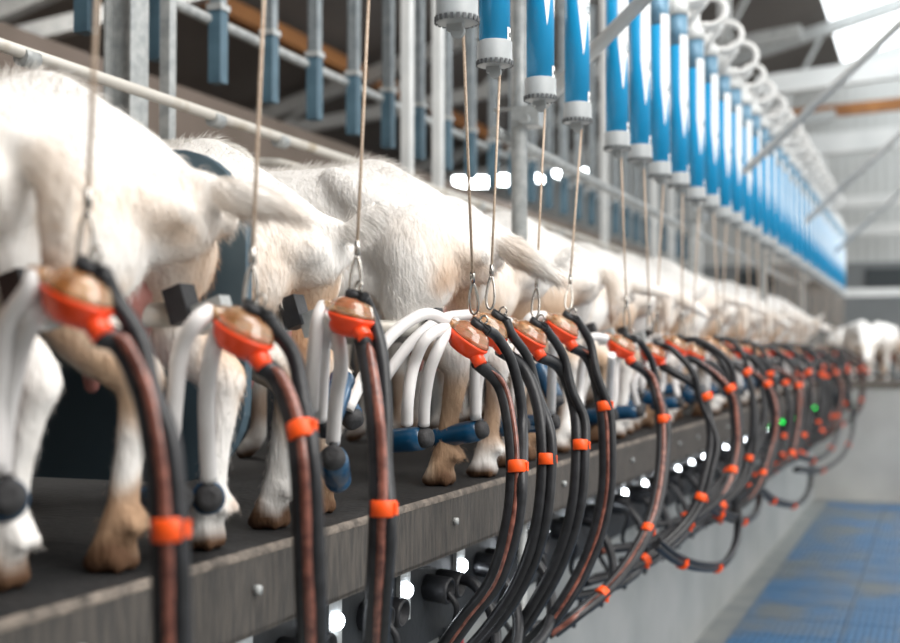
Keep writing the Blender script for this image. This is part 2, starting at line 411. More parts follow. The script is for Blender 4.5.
# looped stall pipes under the neck rail
for i, x in enumerate((25, 215, 280, 480, 560)):
    y = Yx(x, 2.0); o = empty('stall_loop', (-2.0, y, 2.08))
    tag(o, '%s bent white pipe loop from the left under the neck rail' % ordw(i + 1), 'pipe', 'bent stall loops')
    W(MB().tube(cr([(-2.35, y, 2.04), (-2.12, y, 2.04), (-2.0, y, 2.03), (-1.9, y, 1.99), (-1.86, y, 1.90), (-1.86, y, 1.6)], 8), .016, 12), 'pipe', M['rail'], o)
    W(MB().tube([(-2.0, y - .025, 2.105), (-2.0, y + .025, 2.105)], .023, 12), 'clamp', M['galv'], o)
# tall posts by the milking edge, with braces up over the pit
PY = [3.50, 6.32, 9.14, 11.96]
for i, y in enumerate(PY):
    a = 1.16; o = empty('steel_post', (-a, y, ZP))
    tag(o, '%s round steel post from the left, standing on the platform with a diagonal brace' % ordw(i + 1), 'post', 'braced posts along the platform')
    W(MB().tube([(-a, y, ZP), (-a, y, 3.2)], .024, 16), 'tube', M['galv'], o)
    W(MB().tube([(-a, y, ZP), (-a, y, ZP + .012)], .05, 16), 'foot_plate', M['galv'], o)
    z = 2.114
    bk = MB(); bk.box((-a + .03, y, z), (.085, .07, .06)); bk.tube([(-a - .08, y, z + .03), (-a + .08, y, z + .03)], .006, 8); bk.tube([(-a + .03, y - .05, z - .012), (-a + .03, y + .05, z - .012)], .016, 10)
    W(bk, 'bracket', M['galv'], o)
    W(MB().tube([(-a + .05, y, z + .02), (-a + 5.0, y, z + 4.52)], .021, 14), 'brace', M['white_steel'], o)

# ------------------------------------------------------------------ stall dividers
def rounded(w, h, r, n=8):
    P = []
    for cx, cz, a0 in ((w - r, h - r, 0), (r, h - r, 90), (r, r, 180), (w - r, r, 270)):
        for i in range(n + 1):
            a = math.radians(a0 + 90 * i / n); P.append((cx + r * math.cos(a), cz + r * math.sin(a)))
    return P
def plate(mb, P, y, t, fx):
    n = len(P); vs = [fx(p, y - t / 2) for p in P] + [fx(p, y + t / 2) for p in P]
    fs = [tuple(range(n)), tuple(reversed(range(n, 2 * n)))] + [(i, i + n, (i + 1) % n + n, (i + 1) % n) for i in range(n)]
    return mb.add(vs, fs, False)
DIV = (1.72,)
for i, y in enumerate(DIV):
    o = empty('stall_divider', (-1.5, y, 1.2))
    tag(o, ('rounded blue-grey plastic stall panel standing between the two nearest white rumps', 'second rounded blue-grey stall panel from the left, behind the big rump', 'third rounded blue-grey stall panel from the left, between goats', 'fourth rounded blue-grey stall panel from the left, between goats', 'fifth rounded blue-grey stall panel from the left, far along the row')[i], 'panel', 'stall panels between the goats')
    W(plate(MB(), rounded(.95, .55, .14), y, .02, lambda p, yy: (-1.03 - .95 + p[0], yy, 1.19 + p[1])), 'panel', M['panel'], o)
for i in range(9):
    y = 1.22 + i * .345 * (1 if i < 3 else 1.3)
    o = empty('stall_bar', (-1.1, y, 1.46))
    tag(o, '%s steel stall bar from the left, ending in a black rubber block' % ordw(i + 1), 'bar', 'stall bars with rubber ends')
    W(MB().tube([(-2.0, y, 1.475), (-1.06, y, 1.46)], .019, 12), 'bar', M['rail'], o)
    m = Matrix.Rotation(math.radians(-18), 3, 'Y')
    W(MB().box((-1.045, y - .01, 1.475), (.034, .038, .055), m), 'rubber_block', M['rubber'], o)
    W(MB().box((-.998, y - .005, 1.459), (.060, .030, .042), m), 'steel_wedge', M['galv'], o)

# ------------------------------------------------------------------ goats
def loft(secs, n=20):
    mb = MB(); vs = []
    for x, z, ry, rz in secs:
        for k_ in range(n):
            a = 2 * math.pi * k_ / n; vs.append((x, ry * math.cos(a), z + rz * math.sin(a)))
    N = len(secs)
    fs = [(i * n + k_, (i + 1) * n + k_, (i + 1) * n + (k_ + 1) % n, i * n + (k_ + 1) % n) for i in range(N - 1) for k_ in range(n)]
    mb.add(vs, fs, True); mb.f.append(tuple(range(n))); mb.f.append(tuple(reversed(range((N - 1) * n, N * n)))); mb.sm += [False, False]
    return mb
def caps(mb, pts, n=14):
    """a closed tapering limb with round ends"""
    P = cr([p[:3] for p in pts], 5); rr = []
    m = len(pts)
    for i in range(m - 1):
        for k_ in range(5): rr.append(pts[i][3] + (pts[i + 1][3] - pts[i][3]) * k_ / 5)
    rr.append(pts[-1][3])
    d0 = (P[1] - P[0]).normalized(); d1 = (P[-1] - P[-2]).normalized()
    P = [P[0] - d0 * rr[0] * .9, P[0] - d0 * rr[0] * .5] + P + [P[-1] + d1 * rr[-1] * .5, P[-1] + d1 * rr[-1] * .9]
    rr = [rr[0] * .35, rr[0] * .85] + rr + [rr[-1] * .85, rr[-1] * .35]
    return mb.tube(P, rr, n)
def goat_body(tail, seed, vox, legs=(0, 0), head=0):
    rr = random.Random(seed)
    mb = loft([(-.005, .50, .030, .030), (-.03, .50, .062, .055), (-.08, .515, .095, .080), (-.15, .54, .118, .112), (-.23, .555, .130, .145), (-.32, .56, .138, .165), (-.45, .545, .165, .18),
               (-.58, .52, .185, .195), (-.72, .52, .18, .195), (-.84, .545, .145, .175), (-.93, .575, .11, .15), (-1.0, .60, .075, .11)])
    # spine ridge, hook bones, pin bones
    caps(mb, [(-.07, 0, .565, .030), (-.17, 0, .635, .034), (-.29, 0, .702, .034), (-.42, 0, .695, .03), (-.7, 0, .69, .03), (-.9, 0, .70, .04)])
    for s in (-1, 1):
        caps(mb, [(-.36, s * .085, .68, .034), (-.30, s * .105, .64, .045), (-.2, s * .10, .58, .05)])
        caps(mb, [(-.02, s * .058, .505, .026), (-.10, s * .085, .51, .055)])
        lx = legs[0] if s < 0 else legs[1]
        # hind leg: big thigh, stifle forward, hock behind, shank, fetlock, hoof
        caps(mb, [(-.17, s * .080, .53, .098), (-.145, s * .098, .46, .090), (-.165, s * .105, .385, .068), (-.13 + lx * .3, s * .105, .32, .046), (-.055 + lx * .6, s * .105, .268, .034),
                  (-.058 + lx * .8, s * .105, .235, .027), (-.072 + lx, s * .105, .16, .0215), (-.08 + lx, s * .105, .10, .023), (-.082 + lx, s * .105, .07, .031), (-.10 + lx, s * .105, .038, .024)])
        for c in (-1, 1):   # cloven hoof, dewclaws
            caps(mb, [(-.090 + lx, s * .105 + c * .014, .048, .021), (-.108 + lx, s * .105 + c * .018, .018, .021), (-.122 + lx, s * .105 + c * .016, .012, .014)], 10); caps(mb, [(-.085 + lx, s * .105 + c * .015, .03, .018), (-.078 + lx, s * .105 + c * .016, .013, .016)], 10)
            caps(mb, [(-.064 + lx, s * .105 + c * .014, .078, .013), (-.050 + lx, s * .105 + c * .015, .062, .011)], 8)
        # skin fold to the flank
        caps(mb, [(-.20, s * .085, .44, .055), (-.30, s * .09, .44, .05), (-.38, s * .09, .46, .06)])
        # front leg
        caps(mb, [(-.86, s * .085, .52, .075), (-.85, s * .09, .42, .058), (-.84, s * .09, .34, .040), (-.845, s * .09, .26, .034), (-.84, s * .09, .18, .022), (-.84, s * .09, .10, .022), (-.845, s * .09, .068, .028), (-.86, s * .09, .038, .024)])
        for c in (-1, 1):
            caps(mb, [(-.862, s * .09 + c * .014, .045, .021), (-.885, s * .09 + c * .018, .018, .021)], 10)
    # neck reaching down to feed, head with muzzle, ears, horns
    hz = head
    caps(mb, [(-.93, 0, .60, .10), (-1.06, 0, .62 + hz * .3, .075), (-1.18, 0, .63 + hz * .7, .058), (-1.27, 0, .64 + hz, .052)])
    caps(mb, [(-1.27, 0, .65 + hz, .060), (-1.34, 0, .60 + hz, .055), (-1.42, 0, .53 + hz, .036), (-1.47, 0, .485 + hz, .030)])
    for s in (-1, 1):
        caps(mb, [(-1.255, s * .045, .675 + hz, .016), (-1.23, s * .10, .665 + hz, .022), (-1.22, s * .155, .635 + hz, .010)], 8)
        caps(mb, [(-1.27, s * .025, .70 + hz, .013), (-1.22, s * .035, .765 + hz, .010), (-1.15, s * .05, .78 + hz, .005)], 8)
    caps(mb, [(t[0], t[1], t[2], t[3]) for t in tail], 12)
    src = mb.build('goat_source', M['fur'])
    md = src.modifiers.new('r', 'REMESH'); md.mode = 'VOXEL'; md.voxel_size = vox; md.use_smooth_shade = True
    ms = src.modifiers.new('s', 'SMOOTH'); ms.factor = .6; ms.iterations = int(3 * .010 / vox)
    dg = bpy.context.evaluated_depsgraph_get(); me = bpy.data.meshes.new_from_object(src.evaluated_get(dg))
    old = src.data; bpy.data.objects.remove(src); bpy.data.meshes.remove(old)
    me.name = 'goat'; me.materials.clear(); me.materials.append(M['fur'])
    n = len(me.vertices); co = np.empty(n * 3, 'f'); me.vertices.foreach_get('co', co); co = co.reshape(-1, 3)
    no = np.empty(n * 3, 'f'); me.vertices.foreach_get('normal', no); no = no.reshape(-1, 3)
    d = np.array([noise.noise((x * 9, y * 9, z * 4 + seed)) * .007 + noise.noise((x * 40, y * 40, z * 12 + seed)) * .0018 for x, y, z in co], 'f')
    d *= np.clip((co[:, 2] - .05) / .3, .1, 1)
    co2 = co + no * d[:, None]; co2[:, 2] = np.maximum(co2[:, 2], 0)
    me.vertices.foreach_set('co', co2.ravel()); me.update()
    me.polygons.foreach_set('use_smooth', [True] * len(me.polygons))
    col = np.array([coatcol(x, y, z, seed) for x, y, z in co], 'f')
    ca = me.color_attributes.new('coat_colour', 'FLOAT_COLOR', 'POINT'); ca.data.foreach_set('color', col.ravel())
    return me, co2, no, col
WHT = np.array(srgb('#f5f2ee')[:3]); TAN = np.array(srgb('#b98f6c')[:3]); CRM = np.array(srgb('#dcbf9f')[:3]); BRN = np.array(srgb('#a07a5a')[:3]); HOOF = np.array(srgb('#634936')[:3])
def coatcol(x, y, z, seed):
    n1 = noise.noise((x * 5 + seed * 3.1, y * 5, z * 5)); n2 = noise.noise((x * 14, y * 14 + seed, z * 10))
    c = WHT.copy()
    # yellowed and soiled hair: rear of the thighs, flank and the legs
    k1 = max(0, min(1, (n1 + n2 * .6) * 1.6 + .38)) * max(0, min(1, (.62 - z) / .22)) * (.35 if x > -.01 else 1 if x > -.5 else .5)
    c = c * (1 - k1 * .85) + CRM * k1 * .85
    k2 = max(0, min(1, (n2 + n1 * .5) * 2.4 + .32)) * max(0, min(1, (.36 - z) / .25)) * .75
    c = c * (1 - k2) + BRN * k2
    if x > .01 and z > .44:
        k4 = max(0, min(1, .35 + n2 * 1.6)) * .6; c = c * (1 - k4 * .45) + CRM * k4 * .45
    if x > -.26 and z > .25:
        k5 = max(0, min(1, (.50 - z) / .12)) * max(0, min(1, (z - .25) / .08)) * max(0, min(1, (.45 if seed == 3 else .1) + n1 * 1.6 + n2 * 1.4)) * .8; c = c * (1 - k5) + TAN * k5
    k3 = max(0, min(1, (.048 + n2 * .03 - z) / .03)); c = c * (1 - k3) + HOOF * k3
    return (*c, 1)
def make_hair(me_data, seed, count, parent, lmin=.009, lmax=.019, wd=.00055):
    me, co, no, col = me_data
    rng = np.random.default_rng(seed)
    nf = len(me.polygons); ct = np.empty(nf * 3, 'f'); me.polygons.foreach_get('center', ct); ct = ct.reshape(-1, 3)
    fn = np.empty(nf * 3, 'f'); me.polygons.foreach_get('normal', fn); fn = fn.reshape(-1, 3)
    ar = np.empty(nf, 'f'); me.polygons.foreach_get('area', ar)
    ar = ar * np.where(ct[:, 0] > .008, 2.5, 1) * np.where(ct[:, 0] > -.75, 1, .25) * np.where(ct[:, 2] < .05, 0, 1)
    idx = rng.choice(nf, count, p=ar / ar.sum())
    p = ct[idx] + rng.normal(0, .0035, (count, 3)); nn = fn[idx]
    flow = np.zeros((count, 3)); flow[:, 0] = .55; flow[:, 2] = -.8
    # tail and rump hair lies backwards
    tl = p[:, 0] > .008; flow[tl] = (.9, 0, -.55)
    wv = np.array([[noise.noise((a * 12, b * 12, c * 12)), noise.noise((a * 12 + 9, b * 12, c * 12)), noise.noise((a * 12, b * 12 + 9, c * 12))] for a, b, c in p])
    flow += wv * .45
    flow -= nn * (flow * nn).sum(1)[:, None]
    d = flow + nn * rng.uniform(.08, .38, (count, 1)); d /= np.linalg.norm(d, axis=1)[:, None] + 1e-6
    L = rng.uniform(lmin, lmax, count) * np.where(p[:, 2] < .35, .6, 1) * np.where(tl, 2.6, 1)
    top = (p[:, 2] > .69) & (np.abs(p[:, 1]) < .04); L = np.where(top, L * 1.5, L); d = np.where(top[:, None], d + nn * .5, d)
    side = np.cross(d, nn + rng.normal(0, .25, (count, 3))); side /= np.linalg.norm(side, axis=1)[:, None] + 1e-6
    base = p - nn * .002
    a = base - side * wd; b = base + side * wd
    mid = base + d * (L * .55)[:, None]; t = base + d * L[:, None] + np.array([0, 0, -1]) * (L * .18)[:, None]
    v = np.stack([a, b, mid + side * wd * .7, mid - side * wd * .7, t], 1).reshape(-1, 3)
    k_ = np.arange(count) * 5
    fs = np.concatenate([np.stack([k_, k_ + 1, k_ + 2, k_ + 3], 1).ravel()])
    m2 = bpy.data.meshes.new('coat_hair')
    m2.vertices.add(len(v)); m2.vertices.foreach_set('co', v.astype('f').ravel())
    nl = count * 7; m2.loops.add(nl); m2.polygons.add(count * 2)
    li = np.stack([k_, k_ + 1, k_ + 2, k_ + 3, k_ + 3, k_ + 2, k_ + 4], 1).ravel()
    m2.loops.foreach_set('vertex_index', li.astype('i'))
    ls = np.stack([np.arange(count) * 7, np.arange(count) * 7 + 4], 1).ravel()
    m2.polygons.foreach_set('loop_start', ls.astype('i'))
    m2.update(calc_edges=True); m2.validate()
    cc = np.array([coatcol(*q, seed % 10) for q in p]); cc = np.repeat(cc, 5, 0); cc[:, :3] *= np.repeat(rng.uniform(.93, 1.04, count), 5)[:, None]; cc[:, :3] = np.clip(cc[:, :3], 0, .95)
    ca = m2.color_attributes.new('coat_colour', 'FLOAT_COLOR', 'POINT'); ca.data.foreach_set('color', cc.astype('f').ravel())
    m2.materials.append(M['hair'])
    o = bpy.data.objects.new('coat_hair', m2); C.objects.link(o); o.parent = parent; o['kind'] = 'stuff'
    return o
def sph(mb, c, r, sx=1, n=14):
    prof = [(max(.0005, r * math.sin(math.pi * i / 10)), r * math.cos(math.pi * i / 10)) for i in range(11)]
    return mb.lathe(prof[::-1], Matrix.Translation(Vector(c)), n, sx)
def make_udder(parent, big=1):
    mb = MB()
    for s in (-1, 1):
        caps(mb, [(-.20, s * .035, .44, .055 * big), (-.185, s * .035, .38, .060 * big), (-.175, s * .045, .335, .040 * big), (-.17, s * .052, .285, .017), (-.168, s * .055, .255, .011)], 14)
    return mb.build('udder', M['udder'], parent)
tails = {
    'out': [(-.06, 0, .555, .030), (.01, 0, .535, .024), (.06, 0, .525, .022), (.10, .01, .515, .018), (.135, .015, .50, .008)],
    'up': [(-.05, 0, .555, .028), (0, 0, .540, .022), (.03, 0, .55, .018), (.055, 0, .575, .014), (.07, 0, .595, .006)],
    'bush': [(-.07, 0, .565, .032), (.0, 0, .535, .028), (.05, 0, .51, .026), (.10, 0, .48, .020), (.14, 0, .45, .009)],
    'down': [(-.05, 0, .555, .028), (.02, 0, .535, .024), (.04, 0, .49, .022), (.04, 0, .43, .017), (.03, 0, .38, .008)],
}
VAR = {}
for nm, seed, vox, legs, hd in (('out', 1, .0085, (-.0, .02), -.12), ('up', 2, .0085, (.01, -.01), -.15), ('bush', 3, .0085, (0, .03), -.1), ('down', 4, .011, (.0, -.03), -.2)):
    VAR[nm] = goat_body(tails[nm], seed, vox, legs, hd)
def goat(name_, var, y, a=.975, s=1.0, rz=0.0, z=ZP, hair=0, label='', group='goats in the milking row', ud=1):
    me = VAR[var][0]
    o = bpy.data.objects.new('goat', me); C.objects.link(o); o.location = (-a, y, z); o.rotation_euler.z = rz; o.scale = (s, s, s)
    tag(o, label, 'goat', group)
    make_udder(o, ud)
    e_ = MB(); 
    hz = {'out': -.12, 'up': -.15, 'bush': -.1, 'down': -.2}[var]
    for sg in (-1, 1): sph(e_, (-1.33, sg * .052, .625 + hz), .011)
    e_.build('eyes', M['eye'], o)
    if hair: make_hair(VAR[var], VARS[var], hair, o)
    return o
VARS = {'out': 1, 'up': 2, 'bush': 3, 'down': 4}
goat('goat', 'down', 1.15, .99, 1.0, 0.0, hair=22000, label='partly cut-off nearest white goat rump at the left edge of the picture', ud=1.0)
goat('goat', 'out', 1.53, .975, 1.0, 0.05, hair=45000, label='large white goat at left seen from behind, tail held out over the grey panel')
goat('goat', 'up', 1.97, .99, .96, -.02, hair=45000, label='white goat with a short upturned tail just right of the grey stall panel')
goat('goat', 'bush', 2.74, .965, 1.06, .03, hair=60000, label='big white goat with bristly rump and bushy tail behind the central orange claws', ud=.9)
gl = [('up', 3.22, .98, 1.02, 0)]
for i in range(18):
    gl.append((('down', 'out', 'down', 'bush', 'up', 'out')[i % 6], 3.50 + .235 + .47 * i + R.uniform(-.015, .015), R.uniform(.96, 1.03), R.uniform(1.0, 1.06) + .004 * i, R.uniform(-.04, .04)))
for i, (var, yy, a, s, rz) in enumerate(gl):
    g = goat('goat', var, yy, a, s, rz, hair=(9000 if i < 3 else 0), label='%s goat of the milking row counted from the left, white rump toward the pit' % ordw(i + 5))
# goats waiting in the pen beyond the pit
for i, (px, d, rz, s) in enumerate(((856, 14.75, 1.7, 1.0), (890, 14.9, 1.45, .98), (928, 14.8, 1.6, 1.0), (876, 16.6, -1.5, .97), (838, 16.8, -1.7, 1.0))):
    p = atd(px, 355, d)
    goat('goat', ('down', 'up', 'down', 'up', 'down')[i], p.y, -p.x, s, rz, 1.06, label=('white goat in the far pen, left one of the front row', 'white goat in the far pen, middle one behind the trough wall', 'white goat in the far pen, cut off by the right picture edge', 'white goat in the far pen, nearest the end of the milking row', 'white goat at the back of the far pen')[i], group='goats waiting in the far pen')
o = empty('pen_rail', (0, 13.0, 1.1)); tag(o, 'low dark steel feed rail in front of the far pen goats', 'rail')
mb = MB()
for z in (1.14, 1.20): mb.tube([(-1.2, 13.0, z), (3.2, 13.0, z)], .018, 8)
for j in range(12): mb.tube([(-1.1 + j * .38, 13.0, 1.06), (-1.1 + j * .38, 13.0, 1.2)], .014, 8)
W(mb, 'bars', M['galv_dull'], o)

# ------------------------------------------------------------------ milking clusters
def hose_clip(parent, P, i, r, off=Vector((0, 0, 0))):
    i = max(1, min(len(P) - 2, i)); t = (P[i + 1] - P[i - 1]).normalized(); c = P[i] + off
    mb = MB(); ln = .0125
    mb.tube([c - t * ln, c - t * ln * .9, c + t * ln * .9, c + t * ln], [r * .93, r, r, r * .93], 14)
    mb.box(c + t.cross(Vector((0, 1, 0))).normalized() * r * .95, (.006, .010, .018))
    return W(mb, 'hose_clip', M['clip'], parent)
def cluster(n, px, py, a, A, B, tubes, cups, clips, yaw=0.0, tilt=35, brown=True, label='', offs=Vector((.020, 0, .004))):
    """A, B: black hoses; tubes: white tubes; cups: (end point, direction)"""
    c = at(px, py, a) if py is not None else Vector((-a, px, n_z))
    o = empty('milking_cluster', c)
    tag(o, label, 'milking cluster', 'milking clusters hanging along the platform')
    det = n < 9
    u = Vector((math.cos(yaw) * math.cos(math.radians(tilt)), math.sin(yaw), -math.sin(math.radians(tilt)))).normalized()
    wv = Vector((math.sin(math.radians(tilt)), 0, math.cos(math.radians(tilt))))
    fr = frame(c, wv, u); nn = 26 if det else 14
    bowl = MB().lathe([(.010, -.030), (.023, -.0275), (.032, -.016), (.036, -.004), (.038, .0), (.038, .004), (.034, .005)], fr, nn, 1.25)
    nz = fr @ Vector((.028, 0, -.012)); nz2 = fr @ Vector((.055, 0, -.024))
    bowl.tube([nz, (nz + nz2) / 2, nz2], [.016, .0142, .0132], 14)
    W(bowl, 'claw_bowl', M['orange'], o)
    dm = MB().lathe([(.036, .005), (.0375, .008), (.035, .013), (.034, .014), (.030, .024), (.021, .031), (.010, .034)], fr, nn, 1.25)
    for sgn in (-1, 1):
        q0 = fr @ Vector((-.028, sgn * .016, .010)); q1 = fr @ Vector((-.060, sgn * .020, .007)); dm.tube([q0, q1], [.012, .010], 12)
    W(dm, 'claw_dome', M['amber'], o)
    vc = MB().lathe([(.016, .032), (.017, .036), (.017, .042), (.013, .045)], fr, 16)
    vc.box(fr @ Vector((.006, 0, .045)), (.044, .012, .003), fr.to_3x3()); vc.tube([fr @ Vector((-.006, 0, .04)), fr @ Vector((.028, 0, .038))], .0065, 8)
    W(vc, 'valve_cap', M['rubber'], o)
    lp = MB().tube([fr @ Vector((.004 + .008 * math.cos(t_), 0, .053 + .009 * math.sin(t_))) for t_ in [i * math.pi / 6 for i in range(13)]], .0022, 8)
    W(lp, 'hanging_loop', M['chrome'], o)
    A = [nz2 - u * .012] + A
    PA = cr(A, 7 if det else 4); sd = 12 if det else 8
    W(MB().tube(PA, .0145, sd), 'milk_hose', M['hose'], o)
    if brown:
        PB_ = [p + Vector((.0115, -.0085, .002)) for p in PA[3:]]
        W(MB().tube(PB_, [min(.0055 if n in (3, 6) else .0085, .0008 + .0022 * i_) for i_ in range(len(PB_))], 8), 'clear_milk_hose', M['brown_hose'], o)
    if B is not None:
        B = [fr @ Vector((.020, 0, .040))] + B
        k0 = min(range(len(PA)), key=lambda i_: abs(PA[i_].z - B[-1].z) + (0 if i_ > 6 else 9))
        tailp = [p + offs for p in PA[k0 + 6::5]]
        if (PA[-1] + offs - tailp[-1]).length > .01: tailp.append(PA[-1] + offs)
        PB = cr(B + tailp, 6 if det else 4)
        W(MB().tube(PB, .011, sd), 'pulse_hose', M['hose'], o)
    if n > 3:
        e0 = PA[-1]; vy = c.y + .12
        VH = [Vector((-1.05, vy, .88)), Vector((-.99, vy - .02, .87)), Vector((-.93, vy - .06, .80)), Vector((-.90, vy - .18, .72)), Vector((-.93, vy - .42, .68)), Vector((-1.06, vy - .60, .66))]
        W(MB().tube(cr(VH, 4), .0135, 8), 'vacuum_hose', M['hose'], o)
    for j_, T in enumerate(tubes):
        q1 = fr @ Vector((-.052, (-1, 1, -.2)[j_ % 3] * .0195, .008))
        if (T[0] - q1).length < .06: T = [q1] + T[1:]
        W(MB().tube(cr(T, 7 if det else 4), .0122, 12 if det else 8), 'milk_tube', M['silicone'], o)
    for e_, d in cups:
        d = Vector(d).normalized(); f2 = frame(e_, d, (0, 0, 1))
        cp = W(MB().lathe([(.017, .0), (.024, .004), (.0255, .03), (.0245, .08), (.021, .102), (.0235, .108), (.0235, .118), (.014, .123), (.011, .123)], f2, 20 if det else 10), 'teat_cup', M['cup_blue'], o)
        cap_ = MB().lathe([(.010, -.018), (.018, -.015), (.0215, -.005), (.0215, .006), (.018, .008)], f2, 20 if det else 10)
        up_ = Vector((0, 0, 1)); cap_.tube([Vector(e_) + d * .006, Vector(e_) + d * .006 + up_ * .028], .0075, 8)
        cc = cap_.build('cup_cap', M['cap_grey'], cp)
        if n == 2:
            st = MB()
            for j in range(3):
                for m_ in range(2):
                    an = -1.1 + j * .22
                    pr = Vector((math.cos(an) * .0265, math.sin(an) * .0265, .03 + m_ * .02)); st.box(f2 @ pr, (.003, .003, .011), f2.to_3x3())
            st.build('white_marks', M['white'], cp)
    for fpos in clips:
        i_ = int(len(PA) * fpos) if fpos < 1 else min(range(len(PA)), key=lambda q_: abs(PA[q_].z - (at(px, fpos, a * .87).z)) + (9 if q_ < 6 else 0))
        hose_clip(o, PA, i_, .0205, offs * .45)
    return o
def P(a0, a1, pts):
    n = len(pts); return [at(x, y, a0 + (a1 - a0) * (i / (n - 1)) ** .9) for i, (x, y) in enumerate(pts)]
def PW(pts): return [at(*p) for p in pts]
NEAR = [
 dict(px=78, py=299, a=.88, yaw=-.15, tilt=22, A=PW([(122, 345, .83), (145, 395, .80), (157, 460, .78), (163, 530, .77), (165, 600, .77), (166, 700, .78), (160, 800, .83)]),
      B=PW([(115, 300, .84), (140, 340, .81), (152, 390, .79)]), tubes=[PW([(58, 287, .90), (30, 290, .93), (5, 330, .97), (-3, 400, 1.0), (-5, 470, 1.0)]), PW([(60, 297, .90), (36, 315, .93), (20, 350, .97), (5, 420, 1.0), (0, 475, 1.01)])],
      cups=[(at(8, 498, .99), (-.7, .7, -.2))], clips=[548.0], label='nearest milking cluster at the left edge, blurred, orange claw under thick black hose'),
 dict(px=243, py=334, a=.88, yaw=-.1, tilt=27, A=PW([(277, 378, .83), (293, 420, .80), (300, 470, .78), (303, 540, .78), (306, 620, .79), (310, 720, .84)]),
      B=PW([(272, 325, .84), (293, 355, .82), (303, 400, .80)]), tubes=[PW([(222, 316, .90), (196, 322, .93), (181, 350, .96), (175, 400, .98), (172, 440, .99)]), PW([(228, 322, .90), (214, 345, .92), (207, 390, .95), (207, 440, .97), (209, 480, .98)])],
      cups=[(at(209, 498, .98), (-.55, .8, -.1)), (at(178, 498, 1.01), (-.8, .5, -.15))], clips=[442.0], label='second milking cluster from the left, its orange claw hanging before the grey panel'),
 dict(px=350, py=318, a=.88, yaw=-.5, tilt=14, A=PW([(366, 355, .84), (374, 410, .80), (378, 470, .79), (377, 540, .79), (373, 610, .82), (368, 700, .88)]),
      B=PW([(371, 315, .85), (381, 350, .82), (386, 410, .80), (386, 460, .79)]), tubes=[PW([(330, 306, .90), (318, 322, .93), (313, 370, .95), (311, 410, .97)]), PW([(333, 314, .90), (325, 335, .93), (322, 380, .95), (320, 420, .97)]), PW([(347, 335, .89), (341, 360, .90), (336, 400, .92), (333, 443, .94)])],
      cups=[(at(333, 458, .93), (-.35, .85, -.4)), (at(325, 425, .97), (-.1, .8, .7))], clips=[517.0], label='third milking cluster from the left, hanging plumb with brown-striped twin hose'),
 dict(px=468, py=340, a=.88, yaw=-.1, tilt=36, A=PW([(500, 385, .83), (510, 425, .80), (513, 475, .785), (508, 525, .79), (492, 580, .83), (462, 620, .90), (430, 665, .98)]),
      B=PW([(497, 337, .84), (511, 360, .82), (520, 395, .81), (523, 430, .80)]), tubes=[PW([(452, 320, .90), (425, 314, .94), (395, 332, .97), (370, 365, 1.0), (347, 410, 1.02)]), PW([(455, 328, .90), (428, 337, .93), (414, 365, .96), (408, 400, .97), (407, 424, .98)]), PW([(458, 330, .90), (440, 345, .92), (430, 370, .94), (425, 400, .96), (424, 425, .97)])],
      cups=[(at(424, 438, .97), (-1, .12, -.12)), (at(352, 418, 1.02), (-.6, .3, .6))], clips=[487.0], brown=True, label='tilted front milking cluster of the sharp central pair, amber dome above orange bowl'),
 dict(px=489, py=330, a=.92, yaw=.15, tilt=34, A=PW([(523, 368, .86), (538, 405, .82), (543, 460, .80), (537, 525, .81), (519, 580, .86), (490, 625, .93), (455, 665, 1.0)]),
      B=PW([(512, 335, .87), (528, 358, .85), (538, 395, .83)]), tubes=[PW([(470, 318, .94), (445, 318, .98), (425, 330, 1.0), (405, 350, 1.03), (380, 385, 1.06)]), PW([(478, 345, .93), (475, 370, .95), (475, 418, .97)])],
      cups=[(at(480, 430, .96), (-1, .12, -.2))], clips=[479.0], brown=False, label='rear milking cluster of the sharp central pair, mostly behind the tilted claw'),
 dict(px=528, py=337, a=.88, yaw=0, tilt=32, A=PW([(560, 368, .83), (574, 405, .80), (577, 446, .785), (573, 505, .79), (557, 560, .83), (530, 610, .90), (500, 655, .98)]),
      B=PW([(548, 332, .84), (563, 355, .82), (572, 390, .80)]), tubes=[PW([(512, 322, .90), (498, 322, .93), (486, 345, .96), (478, 385, .98), (476, 420, .98)]), PW([(520, 350, .89), (520, 380, .92), (519, 415, .95)])],
      cups=[(at(522, 425, .95), (-1, .12, -.1))], clips=[459.0], brown=False, label='milking cluster right of the sharp central pair, plain black hose with one clip'),
 dict(px=561, py=329, a=.88, yaw=0, tilt=32, A=PW([(588, 358, .83), (599, 395, .80), (604, 440, .785), (602, 500, .79), (585, 560, .83), (553, 615, .90), (525, 645, .98)]),
      B=PW([(578, 322, .84), (590, 342, .82), (597, 375, .80)]), tubes=[PW([(546, 316, .90), (530, 318, .93), (520, 340, .96), (515, 380, .98), (514, 415, .98)]), PW([(553, 340, .89), (552, 375, .92), (551, 412, .95)])],
      cups=[(at(553, 422, .95), (-1, .12, -.1)), (at(556, 400, .98), (-.5, .3, .8))], clips=[412.0], brown=True, label='milking cluster with brown-striped hose, last before the wide gap in the row'),
 dict(px=621, py=347, a=.88, yaw=0, tilt=30, A=PW([(648, 375, .83), (657, 400, .80), (661, 430, .785), (658, 480, .78), (645, 530, .80), (615, 578, .85), (578, 612, .92), (548, 635, .99)]),
      B=PW([(640, 342, .84), (652, 362, .82), (659, 395, .80)]), tubes=[PW([(606, 338, .90), (590, 338, .93), (583, 360, .96), (580, 385, .98), (580, 405, .98)]), PW([(612, 355, .89), (610, 380, .92), (609, 408, .95)])],
      cups=[(at(612, 415, .95), (-1, .12, -.1)), (at(640, 408, .98), (-1, .3, .1))], clips=[433.0, .62, .8], brown=True, label='milking cluster right of the wide gap, orange clip under a brown-striped hose'),
]
